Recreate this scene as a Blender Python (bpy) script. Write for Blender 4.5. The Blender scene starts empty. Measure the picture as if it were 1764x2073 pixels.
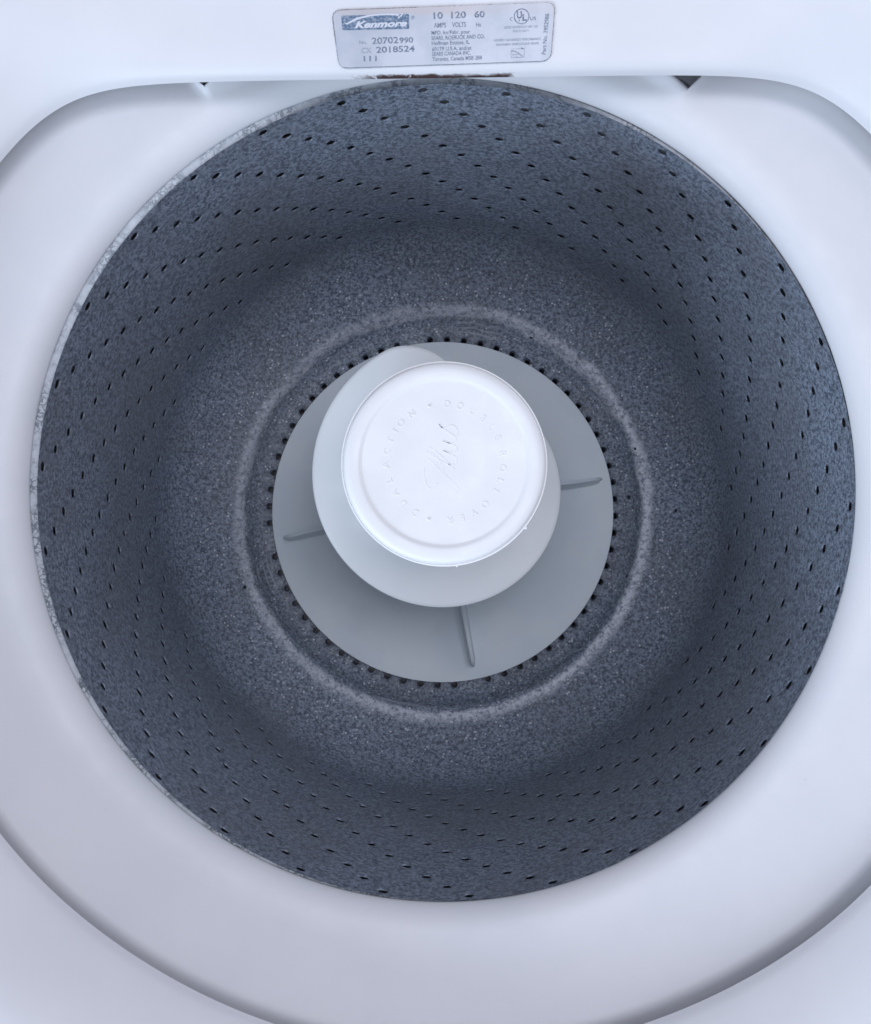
import bpy, bmesh, math, random
from math import radians as R, sin, cos, pi
from mathutils import Vector, Matrix
random.seed(4)
scene = bpy.context.scene
COL = scene.collection

# ------------------------------------------------------------------ camera
cam = bpy.data.cameras.new('camera'); cam_o = bpy.data.objects.new('camera', cam); COL.objects.link(cam_o)
cam_o.location = (-.0057, -.0316, .574)
cam_o.rotation_euler = (R(1.97), R(.075), 0)
cam.sensor_fit = 'HORIZONTAL'; cam.sensor_width = 36; cam.lens = 36*1900/1764
cam.clip_start = .01; cam.clip_end = 50
scene.camera = cam_o
scene.render.resolution_x = 871; scene.render.resolution_y = 1024

# ------------------------------------------------------------------ light
w = bpy.data.worlds.new('World'); scene.world = w; w.use_nodes = True
bg = w.node_tree.nodes['Background']
bg.inputs['Color'].default_value = (.77, .81, 1.0, 1); bg.inputs['Strength'].default_value = .41
def area(name, loc, target, size, power, color):
    l = bpy.data.lights.new(name, 'AREA'); l.shape = 'RECTANGLE'; l.size, l.size_y = size; l.energy = power; l.color = color
    o = bpy.data.objects.new(name, l); COL.objects.link(o); o.location = loc
    o.rotation_euler = (Vector(target)-Vector(loc)).to_track_quat('-Z', 'Y').to_euler(); return o
area('window_light', (1.0, .30, .95), (0, 0, 0), (.8, .8), 3.4, (.86, .87, 1.0))
area('side_window_light', (-1.00, -1.20, .62), (0, 0, 0), (1.2, .5), 25, (.66, .81, 1.0))
area('ceiling_light', (.20, .12, 1.9), (0, 0, -.1), (.55, .55), 12.5, (.84, .88, 1.0))
vs = scene.view_settings
vs.view_transform = 'Standard'; vs.look = 'None'; vs.gamma = 1; vs.exposure = 0

# ------------------------------------------------------------------ materials
def new_mat(name):
    m = bpy.data.materials.new(name); m.use_nodes = True
    nt = m.node_tree; return m, nt, nt.nodes['Principled BSDF']
class NB:
    def __init__(s, nt): s.nt = nt; s.n = nt.nodes; s.l = nt.links
    def node(s, t, **k):
        n = s.n.new(t)
        for a, b in k.items(): setattr(n, a, b)
        return n
    def put(s, v, sock):
        if hasattr(v, 'is_output') or isinstance(v, bpy.types.NodeSocket): s.l.new(v, sock)
        else: sock.default_value = v
    def math(s, op, a, b=0.0, c=0.0, clamp=False):
        n = s.node('ShaderNodeMath', operation=op); n.use_clamp = clamp
        s.put(a, n.inputs[0]); s.put(b, n.inputs[1]); s.put(c, n.inputs[2]); return n.outputs[0]
    def obj(s): return s.node('ShaderNodeTexCoord').outputs['Object']
    def noise(s, vec, scale, detail=3, rough=.5):
        n = s.node('ShaderNodeTexNoise'); s.put(vec, n.inputs['Vector']); n.inputs['Scale'].default_value = scale
        n.inputs['Detail'].default_value = detail; n.inputs['Roughness'].default_value = rough; return n.outputs['Fac']
    def ramp(s, v, a, b, lo=0.0, hi=1.0):
        n = s.node('ShaderNodeMapRange'); n.interpolation_type = 'SMOOTHSTEP'
        s.put(v, n.inputs['Value']); n.inputs['From Min'].default_value = a; n.inputs['From Max'].default_value = b
        n.inputs['To Min'].default_value = lo; n.inputs['To Max'].default_value = hi; return n.outputs['Result']
    def mix(s, f, a, b):
        n = s.node('ShaderNodeMix', data_type='RGBA'); s.put(f, n.inputs['Factor'])
        s.put(a, n.inputs['A']); s.put(b, n.inputs['B']); return n.outputs['Result']
    def bump(s, h, strength, dist, bsdf):
        n = s.node('ShaderNodeBump'); n.inputs['Strength'].default_value = strength; n.inputs['Distance'].default_value = dist
        s.put(h, n.inputs['Height']); s.l.new(n.outputs['Normal'], bsdf.inputs['Normal'])
def C4(*c): return (c[0], c[1], c[2], 1)

def plastic(name, col, col2, rough=.4, bump=.08, scale=60, grime=0.0):
    m, nt, b = new_mat(name); k = NB(nt); v = k.obj()
    f = k.ramp(k.noise(v, scale*.25, 4), .35, .65)
    c = k.mix(f, C4(*col), C4(*col2))
    if grime:
        g = k.ramp(k.noise(v, 90, 6, .7), .66, .76, 0, grime)
        c = k.mix(g, c, C4(.36, .35, .34))
    k.put(c, b.inputs['Base Color'])
    k.put(k.ramp(k.noise(v, scale, 4), .3, .7, rough-.06, rough+.08), b.inputs['Roughness'])
    k.bump(k.noise(v, 900, 3), bump, .0006, b)
    return m
cap_mat = plastic('white_cap_plastic', (.86, .86, .86), (.84, .84, .83), .45, .04)
agitator_mat = plastic('agitator_plastic', (.63, .64, .635), (.59, .605, .605), .50, .10, 60, .12)
skirt_mat = plastic('skirt_plastic', (.82, .865, .88), (.75, .81, .835), .48, .12, 60, .25)
cover_mat = plastic('tub_cover_plastic', (.745, .735, .745), (.715, .715, .73), .56, .08, 60, .16)
tub_mat = plastic('outer_tub_plastic', (.80, .81, .84), (.76, .77, .80), .6, .1)

def enamel_top():
    m, nt, b = new_mat('white_cabinet_enamel'); k = NB(nt); v = k.obj()
    f = k.ramp(k.noise(v, 14, 4), .35, .65)
    c = k.mix(f, C4(.77, .765, .775), C4(.74, .74, .755))
    sep = k.node('ShaderNodeSeparateXYZ'); k.put(v, sep.inputs[0]); x, y, z = sep.outputs
    # rust along the chipped back lip, centred behind the basket
    yl = k.math('SUBTRACT', y, k.math('MULTIPLY_ADD', x, .0137, .2356))
    wob = k.math('MULTIPLY', k.math('SUBTRACT', k.noise(v, 120, 5, .7), .5), .006)
    band = k.ramp(k.math('ADD', yl, k.math('MULTIPLY', wob, .30)), .0003, .0010, 1, 0)
    xr = k.math('MULTIPLY', k.ramp(x, -.068, -.030), k.ramp(k.math('ADD', x, wob), .034, .040, 1, 0))
    n2 = k.ramp(k.math('ADD', k.noise(v, 330, 3, .5), k.math('MULTIPLY', xr, .30)), .55, .66)
    rust = k.math('MULTIPLY', k.math('MULTIPLY', band, k.ramp(x, -.060, -.036)), k.math('MULTIPLY', n2, k.ramp(x, .034, .041, 1, 0)))
    zgate = k.ramp(y, .20, .22); rust = k.math('MULTIPLY', rust, zgate)
    rc = k.mix(k.noise(v, 700, 3), C4(.028, .015, .014), C4(.085, .042, .036))
    c = k.mix(rust, c, rc)
    # faint hand-worn dirt specks
    sp = k.ramp(k.noise(v, 260, 5, .8), .735, .78, 0, .35)
    c = k.mix(sp, c, C4(.45, .43, .42))
    k.put(c, b.inputs['Base Color'])
    k.put(k.math('MAXIMUM', k.ramp(k.noise(v, 30, 3), .3, .7, .46, .56), k.math('MULTIPLY', rust, .85)), b.inputs['Roughness'])
    k.bump(k.math('ADD', k.noise(v, 45, 3), k.math('MULTIPLY', rust, .6)), .12, .0008, b)
    return m
cabinet_mat = enamel_top()

def speckle(name, base_region):
    """dark blue grey speckled porcelain enamel"""
    m, nt, b = new_mat(name); k = NB(nt); v = k.obj()
    sep = k.node('ShaderNodeSeparateXYZ'); k.put(v, sep.inputs[0]); x, y, z = sep.outputs
    r = k.math('SQRT', k.math('ADD', k.math('MULTIPLY', x, x), k.math('MULTIPLY', y, y)))
    f1 = k.ramp(k.noise(v, 350, 5, .85), .39, .61)
    f2 = k.ramp(k.noise(v, 9, 4, .6), .36, .66)
    c = k.mix(f1, C4(.056, .070, .098), C4(.315, .360, .435))
    c = k.mix(k.math('MULTIPLY', f2, .35), c, C4(.145, .142, .152))
    vo = k.node('ShaderNodeTexVoronoi'); k.put(v, vo.inputs['Vector']); vo.inputs['Scale'].default_value = 235 if base_region else 330
    s1 = k.ramp(vo.outputs['Distance'], .12, .30, 1, 0)
    pick = k.math('MULTIPLY', k.ramp(k.noise(v, 150, 3, .7), .45, .57), k.ramp(z, -.300, -.262, 1, .12)) if base_region else k.ramp(k.noise(v, 150, 3, .7), .60, .70)
    c = k.mix(k.math('MULTIPLY', k.math('MULTIPLY', s1, pick), .95 if base_region else .6), c, C4(.66, .67, .70))
    if base_region:
        # detergent film left on the crest of the step, uneven round the ring
        wv = k.math('MULTIPLY', k.math('SUBTRACT', k.noise(v, 26, 6, .7), .5), .014)
        rr = k.math('ADD', r, wv)
        ring = k.math('MULTIPLY', k.ramp(rr, .1875, .1915), k.ramp(rr, .1940, .2025, 1, 0))
        patch = k.ramp(k.noise(v, 200, 6, .85), .40, .56, .12, 1)
        side = k.ramp(x, -.17, .19, .62, 1.0)
        c = k.mix(k.math('MULTIPLY', k.math('MULTIPLY', k.math('MULTIPLY', ring, patch), side), 1.0), c, C4(.70, .71, .76))
        # thin concentric scratches inside the ring
        wn = k.node('ShaderNodeTexWave', wave_type='RINGS', rings_direction='Z'); k.put(v, wn.inputs['Vector'])
        wn.inputs['Scale'].default_value = 70; wn.inputs['Distortion'].default_value = 3; wn.inputs['Detail'].default_value = 3
        inner = k.math('MULTIPLY', k.ramp(r, .172, .177), k.ramp(r, .187, .190, 1, 0))
        inner = k.math('MULTIPLY', inner, k.ramp(k.noise(v, 12, 2), .5, .62))
        c = k.mix(k.math('MULTIPLY', k.math('MULTIPLY', inner, k.ramp(wn.outputs['Fac'], .6, .9)), .35), c, C4(.5, .5, .56))
    k.put(c, b.inputs['Base Color'])
    b.inputs['Roughness'].default_value = .40
    k.bump(k.noise(v, 650, 3, .6), .35, .0007, b)
    return m
wall_mat = speckle('speckled_wall_enamel', False)
base_mat = speckle('speckled_base_enamel', True)
def lip():
    m, nt, b = new_mat('chipped_lip_enamel'); k = NB(nt); v = k.obj()
    c = k.mix(k.ramp(k.noise(v, 200, 4), .3, .7), C4(.60, .62, .65), C4(.50, .53, .56))
    vo = k.node('ShaderNodeTexVoronoi', feature='DISTANCE_TO_EDGE'); 
    warp = k.node('ShaderNodeVectorMath', operation='ADD'); 
    nz = k.node('ShaderNodeTexNoise'); k.put(v, nz.inputs['Vector']); nz.inputs['Scale'].default_value = 300
    sc = k.node('ShaderNodeVectorMath', operation='SCALE'); k.put(nz.outputs['Color'], sc.inputs[0]); sc.inputs['Scale'].default_value = .006
    k.put(v, warp.inputs[0]); k.put(sc.outputs[0], warp.inputs[1]); k.put(warp.outputs[0], vo.inputs['Vector'])
    vo.inputs['Scale'].default_value = 260
    e = k.ramp(vo.outputs['Distance'], .05, .17, 1, 0)
    sep = k.node('ShaderNodeSeparateXYZ'); k.put(v, sep.inputs[0]); x, y, z = sep.outputs
    g = k.ramp(k.noise(v, 55, 4), .40, .60)
    side = k.math('MULTIPLY', g, k.ramp(k.math('SUBTRACT', k.math('MULTIPLY', x, .2), y), -.20, .05, .75, 1.0))
    c = k.mix(k.math('MULTIPLY', k.math('MULTIPLY', e, side), .85), c, C4(.10, .13, .16))
    k.put(c, b.inputs['Base Color']); b.inputs['Roughness'].default_value = .55
    k.bump(k.noise(v, 500, 3), .4, .0008, b); return m
lip_mat = lip()

def plate():
    m, nt, b = new_mat('silvery_label_foil'); k = NB(nt); v = k.obj()
    c = k.mix(k.ramp(k.noise(v, 45, 4), .35, .65), C4(.49, .51, .555), C4(.41, .44, .49))
    sep = k.node('ShaderNodeSeparateXYZ'); k.put(v, sep.inputs[0]); x, y, z = sep.outputs
    top = k.math('MULTIPLY', k.ramp(k.math('ADD', y, k.math('MULTIPLY', k.noise(v, 90, 5), .008)), .266, .270), k.ramp(x, .0, .04, 1, .25))
    c = k.mix(k.math('MULTIPLY', top, .65), c, C4(.47, .41, .40))
    sm = k.math('MULTIPLY', k.ramp(k.noise(v, 60, 3), .5, .6), k.ramp(x, -.052, -.043, 1, 0))
    c = k.mix(k.math('MULTIPLY', sm, .45), c, C4(.38, .42, .50))
    k.put(c, b.inputs['Base Color']); b.inputs['Metallic'].default_value = .15; b.inputs['Roughness'].default_value = .41
    k.bump(k.noise(v, 70, 4), .25, .0006, b); return m
plate_mat = plate()
def ink(name, col, wear=.5):
    m, nt, b = new_mat(name); k = NB(nt); v = k.obj()
    f = k.ramp(k.noise(v, 900, 3, .7), .42, .68, 0, wear)
    k.put(k.mix(f, C4(*col), C4(.5, .54, .6)), b.inputs['Base Color']); b.inputs['Roughness'].default_value = .6; return m
ink_mat = ink('grey_print_ink', (.15, .18, .26), .55)
faint_mat = ink('faded_print_ink', (.30, .34, .42), .6)
blue_mat = ink('worn_blue_ink', (.085, .15, .245), .75)
white_ink = ink('pale_logo_ink', (.66, .68, .74), .2)
dirt_mat = ink('brown_edge_dirt', (.14, .10, .09), .6)
vane_mat = skirt_mat

# ------------------------------------------------------------------ builders
def link(name, verts, faces, mat, parent=None, smooth=True, sharp=35):
    me = bpy.data.meshes.new(name); me.from_pydata([tuple(v) for v in verts], [], faces); me.update()
    bm = bmesh.new(); bm.from_mesh(me); bmesh.ops.recalc_face_normals(bm, faces=bm.faces) if False else None
    bm.to_mesh(me); bm.free()
    if smooth:
        for p in me.polygons: p.use_smooth = True
        me.set_sharp_from_angle(angle=R(sharp))
    me.materials.append(mat)
    o = bpy.data.objects.new(name, me); COL.objects.link(o)
    if parent: o.parent = parent
    return o
def empty(name, label, cat, loc=(0, 0, 0)):
    o = bpy.data.objects.new(name, None); COL.objects.link(o); o.location = loc; o.empty_display_size = .05
    o['label'] = label; o['category'] = cat; return o
def lathe(prof, n=192, cx=0, cy=0, close=False, flip=False):
    V = []; F = []
    for i in range(n):
        a = 2*pi*i/n
        for r, z in prof: V.append((cx+r*cos(a), cy+r*sin(a), z))
    m = len(prof)
    for i in range(n):
        j = (i+1) % n
        for q in range(m if close else m-1):
            q2 = (q+1) % m
            f = (i*m+q, j*m+q, j*m+q2, i*m+q2)
            F.append(f[::-1] if flip else f)
    return V, F
def smoothstep(a, b, x):
    t = max(0, min(1, (x-a)/(b-a))); return t*t*(3-2*t)
def interp(x, P):
    if x <= P[0][0]: return P[0][1]
    for (a, b), (c, d) in zip(P, P[1:]):
        if x <= c: return b+(d-b)*(x-a)/(c-a)
    return P[-1][1]

# ================================================================== CABINET
cabinet = empty('washer_cabinet', 'white enamelled washing machine top with a round opening cut straight at the back', 'washing machine')
CX, CY, RC = .0043, .001, .3168
rad_adj = [(-180, .0035), (-142, .0029), (-126, -.0012), (-112, -.0026), (-90, -.0022), (-66, -.0010), (-54, .002), (-44, .0046), (-20, .004), (0, .003), (40, -.0043), (90, -.004), (144, .003), (180, .0035)]
def adj(deg):
    s = 0; wsum = 0
    for k in range(-6, 7):
        d = deg+k*3
        while d > 180: d -= 360
        while d < -180: d += 360
        ww = math.exp(-(k/3.)**2); s += ww*interp(d, rad_adj); wsum += ww
    return s/wsum
def back_line(x): return .2356+.0137*x
KS = .013
def dist_out(x, y, ra):
    a = math.hypot(x-CX, y-CY)-RC-ra; b = y-back_line(x)
    m = max(a, b); return m+KS*math.log(math.exp((a-m)/KS)+math.exp((b-m)/KS)), b-a
prof_round = [(-.001, .030), (0, .036), (0, .045), (.0016, .0505), (.005, .0550), (.010, .0600), (.018, .0672), (.028, .0745), (.040, .0812), (.055, .0852), (.075, .0865), (.10, .0862), (.2, .0855)]
prof_back = [(-.001, .030), (0, .036), (0, .045), (.0010, .0490), (.0035, .0522), (.010, .0545), (.018, .0565), (.028, .0590), (.036, .0611), (.045, .0640), (.060, .0700), (.10, .076), (.2, .078)]
def edge_r(a, ra):
    lo, hi = .15, .40
    for _ in range(30):
        mid = (lo+hi)/2
        if dist_out(CX+mid*cos(a), CY+mid*sin(a), ra)[0] > 0: hi = mid
        else: lo = mid
    return lo
N = 540; offs = [.0140, .0030, 0, .0008, .0016, .0030, .005, .0075, .010, .014, .018, .023, .028, .034, .040, .048, .056, .065, .075]
V = []; F = []; M = len(offs)+2
def surf_z(dd, blend):
    return interp(dd, prof_round[2:])*(1-blend)+interp(dd, prof_back[2:])*blend
for i in range(N):
    a = 2*pi*i/N; deg = math.degrees(a); deg = deg-360 if deg > 180 else deg
    ra = adj(deg); e = edge_r(a, ra)
    for q, d in enumerate(offs):
        r = e+d
        x, y = CX+r*cos(a), CY+r*sin(a)
        dd, ba = dist_out(x, y, ra)
        blend = smoothstep(-.01, .05, ba)
        if q < 2: z = [.030, .0425][q]
        elif q == 2: z = .045
        else: z = surf_z(dd, blend)
        V.append((x, y, z))
    # outer border rectangle
    hx, hyt, hyb = .375, .36, .40
    c, s = cos(a), sin(a)
    t = min((hx/abs(c)) if abs(c) > 1e-6 else 9, (hyt/s if s > 1e-6 else (hyb/-s if s < -1e-6 else 9)))
    x, y = CX+t*c, CY+t*s
    dd, ba = dist_out(x, y, ra); blend = smoothstep(-.01, .05, ba)
    V.append((x, y, surf_z(dd, blend)+.001)); V.append((x*1.004, y*1.004, -.50))
for i in range(N):
    j = (i+1) % N
    for q in range(M-1): F.append((i*M+q, i*M+q+1, j*M+q+1, j*M+q))
F = [f[::-1] for f in F]
top = link('cabinet_top', V, F, cabinet_mat, cabinet, sharp=50)

# ---- rating label, on the sloping strip behind the opening
LO, LU, LV = Vector((-.0759126, .2718489, .0607372)), Vector((8.40665e-05, -5.53e-08, -1.38e-08)), Vector((1.475e-07, -7.525e-05, -1.8813e-05))
LN = LU.cross(LV).normalized(); LN = LN if LN.z > 0 else -LN
def LP(zx, zy, h=0.0): return LO+LU*zx+LV*zy+LN*h
label_o = bpy.data.objects.new('rating_label', None)
def round_poly(cs, rad, n=7):
    out = []
    for i in range(4):
        p0, p1, p2 = Vector(cs[i-1]), Vector(cs[i]), Vector(cs[(i+1) % 4])
        a = (p0-p1).normalized(); b = (p2-p1).normalized()
        for k in range(n):
            t = k/(n-1); q = (p1+a*rad)*(1-t)**2+p1*2*t*(1-t)+(p1+b*rad)*t*t; out.append(q)
    return out
corners = [(137, 72), (1622, 18), (1600, 408), (178, 458)]
P = round_poly(corners, 62)
PH = .0012
V = [LP(p.x, p.y, -.002) for p in P]+[LP(p.x, p.y, PH-.0003) for p in P]
cen = Vector((880, 240))
V += [LP(*(p+(cen-p).normalized()*5), PH) for p in P]
n = len(P); F = [tuple(range(2*n, 3*n))[::-1]]
for i in range(n):
    j = (i+1) % n
    F += [(i, i+n, j+n, j), (i+n, i+2*n, j+2*n, j+n)]
plate_o = link('rating_label', V, [f[::-1] for f in F], plate_mat, cabinet, sharp=30)
plate_o['label'] = 'silvery rectangular rating label with worn blue logo and grey print'
bmx = bmesh.new(); bmx.from_mesh(plate_o.data); bmesh.ops.recalc_face_normals(bmx, faces=bmx.faces); bmx.to_mesh(plate_o.data); bmx.free()

def text_mesh(s, size, bold=0.0, shear=0.0, extrude=0.0, spacing=1.0, res=3):
    cu = bpy.data.curves.new('t', 'FONT'); cu.body = s; cu.size = size; cu.offset = bold; cu.shear = shear; cu.extrude = extrude
    cu.space_character = spacing; cu.resolution_u = res
    o = bpy.data.objects.new('t', cu); COL.objects.link(o); bpy.context.view_layer.update()
    me = bpy.data.meshes.new_from_object(o.evaluated_get(bpy.context.evaluated_depsgraph_get()))
    vs_ = [v.co.copy() for v in me.vertices]; fs = [tuple(p.vertices) for p in me.polygons]
    bpy.data.objects.remove(o); bpy.data.curves.remove(cu); bpy.data.meshes.remove(me)
    return vs_, fs
ang = math.atan2(-55, 1480)
def label_text(name, items, mat, h=PH+.00012, wonky=0.0):
    """items: text, left baseline (zx, zy), cap height, width, italic, bold, turned"""
    V = []; F = []
    for it in items:
        s, zx, zy, ch, wd = it[:5]; sh = it[5] if len(it) > 5 else 0; bold = it[6] if len(it) > 6 else .012; rot = it[7] if len(it) > 7 else ang
        vs_, fs = text_mesh(s, 1.0, bold, sh)
        if not vs_: continue
        x0 = min(v.x for v in vs_); x1 = max(v.x for v in vs_)
        sx = wd/(x1-x0); sy = ch/.70; o = len(V)
        for v in vs_:
            X = (v.x-x0)*sx; Y = v.y*sy
            V.append(LP(zx+X*cos(rot)+Y*sin(rot), zy+X*sin(rot)-Y*cos(rot), h))
        F += [tuple(i+o for i in f) for f in fs]
    o = link(name, V, F, mat, plate_o, smooth=False); return o
label_text('ratings_print', [
    ('10', 815, 128, 42, 62, 0, .02), ('120', 932, 124, 42, 98, 0, .02), ('60', 1086, 119, 40, 68, 0, .02),
    ('AMPS', 816, 188, 32, 82), ('VOLTS', 938, 184, 32, 92), ('Hz', 1098, 180, 26, 32),
    ('20702', 402, 296, 42, 177, 0, .015), ('990', 586, 289, 36, 92, 0, .02), ('2018524', 430, 355, 40, 258, 0, .02), ('111', 345, 412, 34, 88, 0, .02)], ink_mat)
label_text('address_print', [
    ('MFD. for/Fabr. pour', 800, 234, 25, 258), ('SEARS, ROEBUCK AND CO.', 800, 270, 26, 355), ('Hoffman Estates, IL', 802, 304, 26, 252),
    ('60179 U.S.A. and/et', 804, 343, 26, 264), ('SEARS CANADA INC.', 804, 376, 26, 258), ('Toronto, Canada M5B 2B8', 806, 411, 26, 332),
    ('C', 1322, 140, 22, 17), ('US', 1456, 137, 22, 40),
    ('Part No. 3952986', 1563, 366, 27, 272, 0, .012, R(-86))], ink_mat)
label_text('faded_number_prefix', [('No.', 318, 298, 24, 52), ('CX', 332, 358, 36, 66)], faint_mat)
label_text('faded_print', [('LISTED HOUSEHOLD USE 116D', 1284, 193, 15, 224), ('FILE E12671', 1342, 217, 14, 104),
    ('VERIFIED FOR ENERGY PERFORMANCE', 1216, 280, 16, 312), ('RENDEMENT ENERGETIQUE VERIFIE', 1232, 308, 14, 284)], faint_mat)
def label_poly(name, polys, mat, h):
    V = []; F = []
    for p in polys:
        o = len(V); V += [LP(x, y, h) for x, y in p]; F.append(tuple(range(o, o+len(p))))
    return link(name, V, F, mat, plate_o, smooth=False)
def ring_poly(cx, cy, r0, r1, n=40):
    out = []
    for i in range(n):
        a, b = 2*pi*i/n, 2*pi*(i+1)/n
        out.append([(cx+r0*cos(a), cy+r0*sin(a)), (cx+r1*cos(a), cy+r1*sin(a)), (cx+r1*cos(b), cy+r1*sin(b)), (cx+r0*cos(b), cy+r0*sin(b))])
    return out
# certification mark: circle with U over L
label_poly('certification_circle', ring_poly(1399, 112, 46, 52), ink_mat, PH+.00012)
label_text('certification_letters', [('U', 1368, 125, 46, 34, 0, .035), ('L', 1405, 140, 42, 30, 0, .035), ('.', 1380, 142, 40, 9, 0, .04)], ink_mat)
# energy mark: framed box with falling curve
def bar(x0, y0, x1, y1, t):
    d = Vector((x1-x0, y1-y0)).normalized(); nn = Vector((-d.y, d.x))*t/2
    return [(x0+nn.x, y0+nn.y), (x1+nn.x, y1+nn.y), (x1-nn.x, y1-nn.y), (x0-nn.x, y0-nn.y)]
cv = [(1334, 342), (1350, 344), (1368, 350), (1386, 360), (1402, 372), (1415, 384)]
label_poly('energy_mark', [bar(1332, 388, 1420, 384, 3), bar(1333, 338, 1333, 389, 3), bar(1422, 316, 1420, 385, 2.5), bar(1334, 330, 1420, 326, 2)]
    + [bar(*cv[i], *cv[i+1], 9-i) for i in range(5)] + [bar(1345, 358, 1350, 384, 2), bar(1365, 362, 1370, 384, 2), bar(1340, 368, 1385, 366, 2), bar(1398, 322, 1414, 330, 9)], faint_mat, PH+.00012)
# blue logo block with pale swoosh and lettering
lb = [(200, 108), (645, 95), (651, 102), (652, 190), (646, 195), (215, 204), (206, 198)]
label_poly('logo_block', [lb], blue_mat, PH+.0001)
sw = [(235, 158), (300, 122), (380, 103), (470, 94), (540, 93), (600, 96), (592, 112), (560, 106), (480, 104), (400, 111), (320, 130), (255, 158)]
head = [(590, 92), (614, 92), (602, 112), (574, 128), (584, 106)]
SW = []
up = sw[:6]; dn = sw[6:][::-1]
for i in range(5): SW.append([up[i], up[i+1], dn[i+1], dn[i]])
label_poly('logo_swoosh', SW+[head, [(215, 152), (235, 158), (255, 158), (240, 168)]], white_ink, PH+.0002)
label_text('logo_lettering', [('Kenmore', 288, 190, 42, 352, .35, .045)], white_ink, PH+.00032)
label_poly('registered_dot', [[(676+13*cos(t*pi/6), 119+13*sin(t*pi/6)) for t in range(12)]], faint_mat, PH+.00012)
# brown dirt caught round the label edge: irregular crumbs
V = []; F = []
per = P+[P[0]]
for i in range(len(per)-1):
    a, b = per[i], per[i+1]; L = (b-a).length; nseg = max(1, int(L/4))
    for q in range(nseg):
        t = (q+random.random())/nseg; p = a.lerp(b, t)
        dens = .55
        if p.y < 110 and p.x < 700: dens = 1.9
        if p.x < 200 and p.y < 300: dens = 1.3
        for _ in range(2 if dens > 1 else 1):
            if random.random() > dens: continue
            s = random.uniform(1.0, 2.6)*(1.25 if dens > 1.5 else 1)
            out = (p-cen).normalized()
            c = p+out*random.gauss(.8, 1.6 if dens > 1.5 else .7); k0 = random.random()*6; o = len(V)
            m = 6
            for kk in range(m):
                rr = s*random.uniform(.5, 1.2); V.append(LP(c.x+rr*1.5*cos(k0+kk*pi/3), c.y+rr*sin(k0+kk*pi/3), PH-.00005))
            V.append(LP(c.x, c.y, PH+.0002))
            for kk in range(m): F.append((o+kk, o+(kk+1) % m, o+m))
g = link('edge_dirt', V, F, dirt_mat, plate_o, smooth=False); g['kind'] = 'stuff'

# ================================================================== TUB
tub = empty('wash_tub', 'white moulded plastic tub ring round the perforated basket, under the cabinet opening', 'washing machine tub')
TX, TY = -.0024, .0056
prof = [(.2560, -.012), (.2545, .0005), (.2520, .0016), (.2516, .0032), (.2519, .0050), (.2529, .0074), (.2544, .0100), (.2566, .0124), (.2592, .0145), (.2625, .0162), (.267, .0174), (.273, .0181), (.280, .0186), (.288, .0195), (.296, .0208), (.304, .0223), (.311, .0236),
        (.318, .0246), (.325, .0248), (.331, .0228), (.335, .0175), (.3375, .009), (.338, .0015), (.336, .0008), (.330, .0008)]
RO = [(0, .380), (30, .362), (50, .352), (58, .348), (120, .366), (150, .374), (210, .376), (265, .376), (290, .384), (320, .388), (360, .380)]
N = 720; V = []; F = []; M = len(prof)
for i in range(N):
    deg = 360*i/N; a = R(deg)
    s1 = smoothstep(56.4, 58.0, deg)*(1-smoothstep(121.2, 122.6, deg))
    rout = interp(deg, RO)*(1-s1)+(.2822 if deg < 90 else .2785)*s1
    notch = max(math.exp(-((deg-57.0)/2.6)**2), math.exp(-((deg-122.2)/1.6)**2)*.7)
    # two soft shoulders and a shallow valley near the rear right notch
    soft = .0035*math.exp(-((deg-47)/6)**2)-.0025*math.exp(-((deg-38)/9)**2)-.003*math.exp(-((deg-64)/4)**2)
    for q, (r, z) in enumerate(prof):
        if r > .268 and q > 5:
            t = (r-.268)/(.338-.268); r2 = .268+(rout-.268)*t
            z2 = z+t*t*(soft-.010*notch*(.3+t))
        else: r2, z2 = r, z
        V.append((TX+r2*cos(a), TY+r2*sin(a), z2))
for i in range(N):
    j = (i+1) % N
    for q in range(M-1): F.append((i*M+q, i*M+q+1, j*M+q+1, j*M+q)[::-1])
cover = link('tub_cover', V, F, cover_mat, tub, sharp=60)
# outer tub body seen through the gaps, and the floor under the basket
V, F = lathe([(.40, -.020), (.385, .009), (.345, .010), (.2905, .010), (.2865, -.004), (.285, -.065), (.283, -.30), (.270, -.385), (.02, -.40)], 128, flip=True)
link('tub_shell', V, F, tub_mat, tub)

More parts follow.
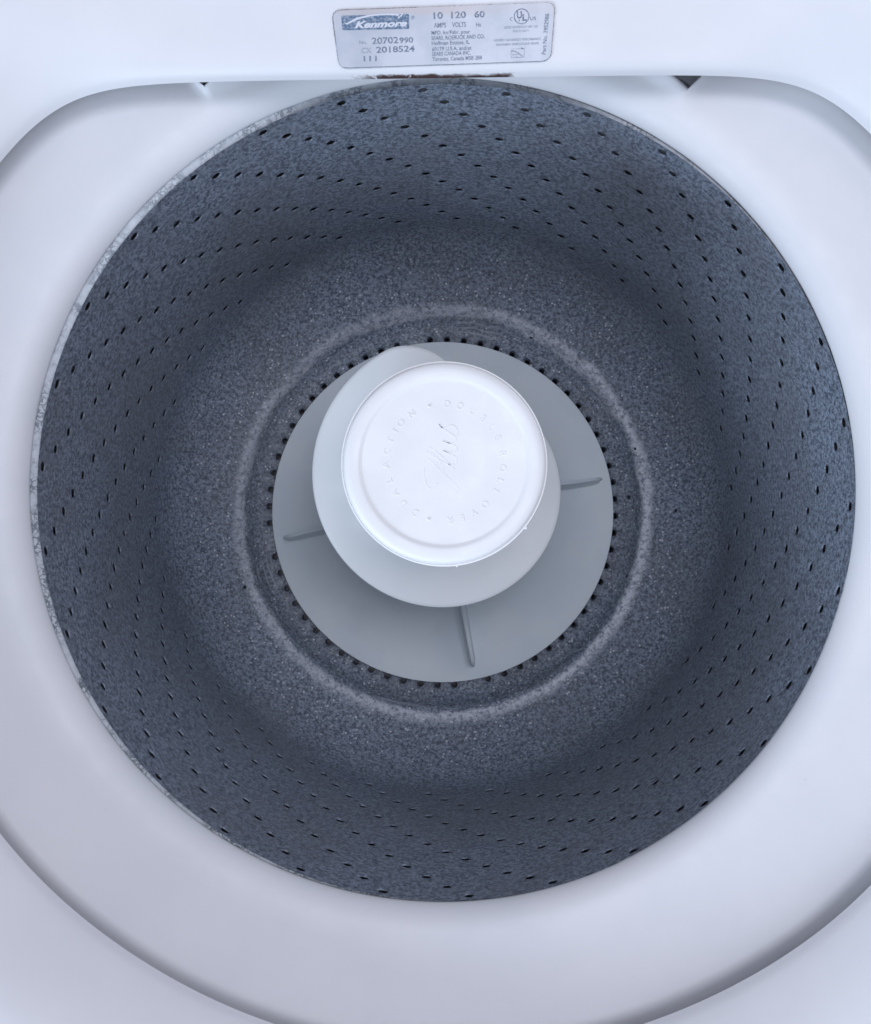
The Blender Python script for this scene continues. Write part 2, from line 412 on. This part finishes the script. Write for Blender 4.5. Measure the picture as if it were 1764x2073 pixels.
# ================================================================== BASKET
basket = empty('spin_basket', 'dark blue grey speckled enamel wash basket full of small round drain holes', 'washer basket')
BX, BY = -.0001, .0037
RW = .2490; PITCH = .0165; ROWS = 15; NC = 120
Z0 = -.0045+PITCH/2          # top of the first hole row
def wall_r(z): return RW - .0006*max(0, (-z-.10)/.15)
V = []; F = []; idx = {}
def wv(th, z, off=0.0):
    r = wall_r(z)+off; V.append((BX+r*cos(th), BY+r*sin(th), z)); return len(V)-1
def gv(c, q):
    key = (c % NC, q)
    if key not in idx: idx[key] = wv(R(93.2+1.5-3*c), Z0-q*PITCH)
    return idx[key]
for c in range(NC):
    for q in range(ROWS):
        A, B, Cc, D = gv(c, q), gv(c+1, q), gv(c+1, q+1), gv(c, q+1)   # c+1 is clockwise
        if q < ROWS and (c-q) % 4 == 0:
            th = R(93.2-3*c)+random.gauss(0, .0008); zc = Z0-(q+.5)*PITCH+random.gauss(0, .0002)
            sc = random.uniform(.92, 1.08); rings = []
            for (rad, off) in [(.0044, 0), (.0036, .0001), (.0030*sc, .0004), (.0029*sc, .0009)]:
                rings.append([wv(th-(rad*cos(k*pi/6))/RW, zc+rad*sin(k*pi/6), off) for k in range(12)])
            cn = [B, A, D, Cc]   # quadrant corners: (+t,+z) (-t,+z) (-t,-z) (+t,-z); +t = clockwise
            r0 = rings[0]
            for qd in range(4):
                for k in range(3): F.append((cn[qd], r0[(3*qd+k) % 12], r0[(3*qd+k+1) % 12])[::-1])
                F.append((cn[qd], r0[(3*qd+3) % 12], cn[(qd+1) % 4])[::-1])
            for a0, a1 in zip(rings, rings[1:]):
                for k in range(12): F.append((a0[k], a1[k], a1[(k+1) % 12], a0[(k+1) % 12])[::-1])
        else: F.append((A, B, Cc, D))
wall = link('perforated_wall', V, F, wall_mat, basket, sharp=70)
wall.data.update()
# a narrow top band and rolled lip above the first row
V, F = lathe([(RW, Z0), (RW, Z0+.0006), (.2496, .0052-.0040), (.2502, .0018)], 240, BX, BY)
lipz = 0.0
V, F = lathe([(RW, Z0-.0001), (.2494, -.0008), (.2503, .0004), (.2520, .0009), (.2545, .0012), (.2585, .0013), (.2592, -.0012), (.2592, -.012)], 240, BX, BY)
link('basket_lip', V, F, lip_mat, basket, sharp=60)
# bowl shaped base
zb = Z0-ROWS*PITCH
rb = wall_r(zb)
prof = [(rb, zb), (.2481, -.2500), (.2474, -.2570), (.2462, -.2640), (.2443, -.2710), (.2417, -.2780), (.2383, -.2848), (.2340, -.2912), (.2288, -.2970), (.2227, -.3022), (.2158, -.3066), (.2085, -.3104), (.2015, -.3138), (.1962, -.3162), (.1930, -.3178), (.1908, -.3200), (.1890, -.3240), (.1875, -.3280), (.1855, -.3318), (.1830, -.3348), (.1800, -.3368), (.1765, -.3382)]
V, F = lathe(prof, 240, BX, BY, flip=True)
link('basket_base', V, [f for f in F], base_mat, basket, sharp=80)
# drain ring: 64 cells, some of them without a hole
V = []; F = []; ND = 64; r1, r2 = .1765, .1618; rc = .1688; zr = -.3382; zr2 = -.3440
DX, DY = BX-.0003, BY-.0030
missing = [99.65, 187, 280]
def dv(r, th, z): V.append((DX+r*cos(th), DY+r*sin(th), z)); return len(V)-1
out_i = [dv(r1+.0048, R(88.4-2.8125+5.625*i), zr-.0003) for i in range(ND)]; in_i = [dv(r2, R(88.4-2.8125+5.625*i), zr2) for i in range(ND)]
def zring(r): return zr2+(zr-zr2)*(r-r2)/(r1-r2)
for i in range(ND):
    deg = 88.4+5.625*i; th = R(deg)
    j = (i+1) % ND
    skip = any(abs((deg-m+180) % 360-180) < 2.82 for m in missing)
    cn = [out_i[j], in_i[j], in_i[i], out_i[i]]   # angles k: (+t,+r) (+t,-r) (-t,-r) (-t,+r)
    if skip: F.append((out_i[i], out_i[j], in_i[j], in_i[i])); continue
    rings = []
    for rad, dz in [(.0034, 0), (.0030, -.0005), (.0029, -.011)]:
        ring = []
        for k in range(12):
            u = rad*cos(k*pi/6); rr = rc+rad*sin(k*pi/6); ring.append(dv(rr, th-u/rc, zring(rr)+dz))
        rings.append(ring)
    # quadrant order for +u = clockwise: (+u,+r) (-u,+r) (-u,-r) (+u,-r)
    cn = [out_i[i], out_i[j], in_i[j], in_i[i]]; r0 = rings[0]
    for qd in range(4):
        for k in range(3): F.append((cn[qd], r0[(3*qd+k) % 12], r0[(3*qd+k+1) % 12]))
        F.append((cn[qd], r0[(3*qd+3) % 12], cn[(qd+1) % 4]))
    for a0, a1 in zip(rings, rings[1:]):
        for k in range(12): F.append((a0[k], a1[k], a1[(k+1) % 12], a0[(k+1) % 12]))
link('drain_ring', V, F, base_mat, basket, sharp=60)
V, F = lathe([(.1620, -.3439), (.150, -.348), (.03, -.350)], 96, DX, DY, flip=True)
link('basket_floor', V, F, base_mat, basket)

# stray drain holes on the bowl: eyelets with dark discs painting the shade inside
def eyelet(x, y, z, r, nrm):
    Vv = []; Ff = []; m = 12
    zq = Vector(nrm).normalized(); xq = zq.orthogonal().normalized(); yq = zq.cross(xq)
    c = Vector((x, y, z))
    for rad, h in [(r*1.35, .0001), (r*1.1, .0007), (r*.9, .0006), (r*.85, -.002)]:
        for k in range(m): Vv.append(c+xq*rad*cos(k*2*pi/m)+yq*rad*sin(k*2*pi/m)+zq*h)
    for s in range(3):
        for k in range(m): Ff.append((s*m+k, s*m+(k+1) % m, (s+1)*m+(k+1) % m, (s+1)*m+k))
    return Vv, Ff, c, xq, yq, zq
hole_shade_mat, nt, b = new_mat('painted_hole_shade'); b.inputs['Base Color'].default_value = (.02, .024, .032, 1); b.inputs['Roughness'].default_value = .8
def base_z(r):
    return interp(r, sorted([(p[0], p[1]) for p in prof]))
for (x, y, r) in [(.1838, .0595, .0016), (.1810, .0140, .0022), (.1765, -.0620, .0020), (.2185, -.0000, .0018), (-.1870, -.0720, .0020), (.086, .169, .0018)]:
    rr = math.hypot(x-BX, y-BY); z = base_z(rr); dz = (base_z(rr+.002)-base_z(rr-.002))/.004
    nrm = (-dz*x/rr, -dz*y/rr, 1)
    Vv, Ff, c, xq, yq, zq = eyelet(x, y, z, r, nrm)
    e = link('drain_eyelet', Vv, Ff, base_mat, basket)
    m = 12; Vd = [c+xq*r*.95*cos(k*2*pi/m)+yq*r*.95*sin(k*2*pi/m)+zq*.0003 for k in range(m)]
    link('eyelet_shade_disc', Vd, [tuple(range(m))], hole_shade_mat, e, smooth=False)

# ================================================================== AGITATOR
agitator = empty('agitator', 'pale grey agitator with spiral fin and bright white round cap, amid the basket', 'agitator', (0, .0015, -.335))
agitator.rotation_euler = (R(-1.73), R(-.23), 0)
# skirt and lower column (local z = 0 at the skirt edge)
sk = [(.1615, -.0035), (.1653, -.0030), (.1657, -.0015), (.1651, .0004), (.1600, .0022), (.150, .0050), (.138, .0095), (.124, .0170), (.110, .0275), (.098, .0410), (.088, .0580), (.080, .0800), (.074, .105), (.0695, .130), (.066, .150), (.064, .160), (.060, .1625)]
V, F = lathe(sk, 192, flip=False); skirt = link('skirt', V, [f[::-1] for f in F], skirt_mat, agitator, sharp=50)
def sk_z(r): return interp(r, sorted(sk[3:]))
for kk, (dg, tip) in enumerate([(10.5, .1575), (100.6, .1585), (190.6, .1570), (281.0, .1555)]):
    # tapered upright vane with a rounded crest
    ca, sa = cos(R(dg)), sin(R(dg)); V = []; F = []
    st = [(.060, .150, .0036), (.075, .122, .0035), (.090, .092, .0034), (.105, .070, .0033), (.120, .0560, .0032), (.132, .0475, .0031), (.142, .0405, .0030), (.148, .0355, .0028), (tip-.007, .0305, .0025), (tip-.0045, .0260, .0020), (tip-.0030, .0060, .0008)]
    m = 7
    for r, h, t in st:
        zb_ = max(0, sk_z(r)-.002)
        h = max(h, zb_+.002)
        for (u, zz) in [(-t*1.25, zb_), (-t*.72, zb_+(h-zb_)*.35), (-t*.50, h-.0007), (0, h), (t*.50, h-.0007), (t*.72, zb_+(h-zb_)*.35), (t*1.25, zb_)]:
            V.append((r*ca-u*sa, r*sa+u*ca, zz))
    for i in range(len(st)-1):
        for q in range(m-1): F.append((i*m+q, (i+1)*m+q, (i+1)*m+q+1, i*m+q+1))
    o = len(st)-1; F.append(tuple(o*m+q for q in range(m)))
    link('vane', V, F, vane_mat, agitator, sharp=55)
# upper auger barrel
HZ = .335
V, F = lathe([(.060, .158), (.0605, .166), (.0590, .170), (.0560, .175), (.0530, .20), (.0515, .30), (.0515, .372), (.0530, .378)], 128)
auger = link('auger_barrel', V, [f for f in F], agitator_mat, agitator)
# spiral fin, descending anticlockwise from the rear
def fin_R(t):      # t: degrees after the start
    s = smoothstep(-18, 26, t)
    return .0490+(.0838-.0490)*(s**.62) if t < 300 else .0838-(.0838-.052)*smoothstep(400, 470, t)
V = []; F = []; K = 9; steps = 300
for i in range(steps+1):
    dg = 72+480*i/steps; t = dg-90
    d = .5605+.146*(dg-95)/360; z = (.574-d)+HZ
    Ro = fin_R(t)
    Ro = max(Ro, .0495)
    a = R(dg)
    for (r, dz) in [(.0500, -.0045), (Ro-.0030, -.0030), (Ro-.0006, -.0022), (Ro, -.0008), (Ro-.0006, .0005), (Ro-.0028, .0012), (Ro-(Ro-.05)*.4, .0038), (Ro-(Ro-.05)*.8, .0085), (.0500, .0125)]:
        r = max(r, .0480) ; V.append((r*cos(a), r*sin(a), z+dz))
for i in range(steps):
    for q in range(K-1): F.append((i*K+q, i*K+q+1, (i+1)*K+q+1, (i+1)*K+q)[::-1])
F.append(tuple(range(K))); F.append(tuple(steps*K+q for q in range(K))[::-1])
link('spiral_fin', V, F, agitator_mat, auger, sharp=60)
# cap: thin rim flange, groove, domed lid, shallow round panel
ct = .395
cp = [(.0545, ct-.030), (.0560, ct-.010), (.0572, ct-.0065), (.0573, ct-.0050), (.0571, ct-.0042), (.0565, ct-.0042), (.0562, ct-.0048), (.0560, ct-.0040), (.0556, ct-.0022), (.0548, ct-.0008), (.0535, ct), (.0515, ct+.0004), (.0478, ct+.0004), (.0466, ct+.0001), (.0458, ct-.0005), (.0448, ct-.0006), (.0300, ct-.0006), (.0002, ct-.0006)]
V, F = lathe(cp, 192); cap = link('cap', V, F, cap_mat, agitator, sharp=60); cap['label'] = 'bright white round cap embossed with a ring of letters'
# moulding nib on the flange
for dg, s in [(-38.5, .0011), (-83, .0007)]:
    V, F = lathe([(.0001, s), (s*.7, s*.7), (s, 0), (s*.8, -s*.8)], 10)
    c = Vector((.0573*cos(R(dg)), .0573*sin(R(dg)), ct-.0050)); link('moulding_nib', [Vector(v)+c for v in V], F, cap_mat, cap)
# ring of raised letters, tops outwards, read clockwise
LET = [('D', 873, 362), ('O', 970, 380), ('U', 1062, 418), ('B', 1140, 480), ('L', 1200, 548), ('E', 1243, 625), ('R', 1283, 745), ('O', 1275, 848), ('L', 1250, 940), ('L', 1215, 1015), ('O', 1143, 1113), ('V', 1068, 1180), ('E', 980, 1217), ('R', 890, 1240), ('.', 738, 1218),
       ('D', 632, 1178), ('U', 550, 1110), ('A', 485, 1035), ('L', 447, 940), ('A', 418, 825), ('C', 425, 725), ('T', 450, 640), ('I', 483, 568), ('O', 522, 508), ('N', 605, 440), ('.', 738, 375)]
cx_, cy_ = 851, 803; V = []; F = []
U2 = .2755/3697*1.0
zt = ct-.0006
def raise_ring(V, F, pts, h0, h1): pass
for ch, zx, zy in LET:
    th = math.atan2(-(zy-cy_), zx-cx_); rr = 434*U2
    if ch == '.':
        vs_, F2 = lathe([(.0003, .00045), (.0007, .0004), (.00105, 0), (.00108, -.0003)], 14); fs = F2; base = Vector((rr*cos(th), rr*sin(th), zt))
        o = len(V); V += [Vector(v)+base for v in vs_]; F += [tuple(i+o for i in f) for f in fs]; continue
    vs_, fs = text_mesh(ch, .0052, .0, 0, .00024, 1.0, 4)
    mx = (min(v.x for v in vs_)+max(v.x for v in vs_))/2; my = .0052*.35
    rot = th-pi/2; o = len(V)
    for v in vs_:
        x, y = v.x-mx, v.y-my
        V.append((rr*cos(th)+x*cos(rot)-y*sin(rot), rr*sin(th)+x*sin(rot)+y*cos(rot), zt+v.z))
    F += [tuple(i+o for i in f) for f in fs]
link('raised_lettering', V, F, cap_mat, cap, smooth=False)
# flowing script word, read upwards
strokes = [
    [(.04, .10), (.00, .02), (.05, -.02), (.14, .12), (.30, .48), (.46, .80), (.50, .93)],
    [(.14, .60), (.06, .72), (.10, .92), (.26, 1.02), (.46, 1.0), (.58, .84), (.52, .62), (.38, .46), (.26, .44)],
    [(.34, .10), (.44, .30), (.58, .62), (.66, .86), (.60, .92), (.52, .70), (.42, .30), (.42, .06), (.50, .04), (.56, .20)],
    [(.56, .20), (.62, .44), (.58, .20), (.60, .04), (.68, .08), (.76, .44), (.72, .18), (.76, .04), (.83, .12)],
    [(.83, .12), (.92, .40), (1.0, .56), (.94, .42), (.98, .22), (.95, .06), (.86, .00), (.80, .06)]]
V = []; F = []
def cr(P, n=8):
    out = []
    Q = [P[0]]+P+[P[-1]]
    for i in range(1, len(Q)-2):
        p0, p1, p2, p3 = [Vector(q) for q in Q[i-1:i+3]]
        for k in range(n):
            t = k/n; out.append(.5*((2*p1)+(p2-p0)*t+(2*p0-5*p1+4*p2-p3)*t*t+(3*p1-p0-3*p2+p3)*t**3))
    out.append(Vector(P[-1])); return out
def PW(u, v):   # to cap plane
    zx = 950-245*v; zy = 1030-510*u
    return Vector(((zx-cx_)*U2, -(zy-cy_)*U2))
for si, s_ in enumerate(strokes):
    pts = [PW(*p) for p in cr(s_)]
    o = len(V); hw = .00052
    for i, p in enumerate(pts):
        a = pts[max(0, i-1)]; b_ = pts[min(len(pts)-1, i+1)]; d = (b_-a); d = d.normalized() if d.length > 0 else Vector((1, 0)); nn = Vector((-d.y, d.x))
        for (k, z) in [(-1.15, -.0003), (-.8, .00007), (.8, .00007), (1.15, -.0003)]:
            q = p+nn*hw*k; V.append((q.x, q.y, zt+z+.00002*si))
    for i in range(len(pts)-1):
        for k in range(3): F.append((o+i*4+k, o+i*4+k+1, o+i*4+5+k, o+i*4+4+k))
link('raised_script', V, F, cap_mat, cap, smooth=False)
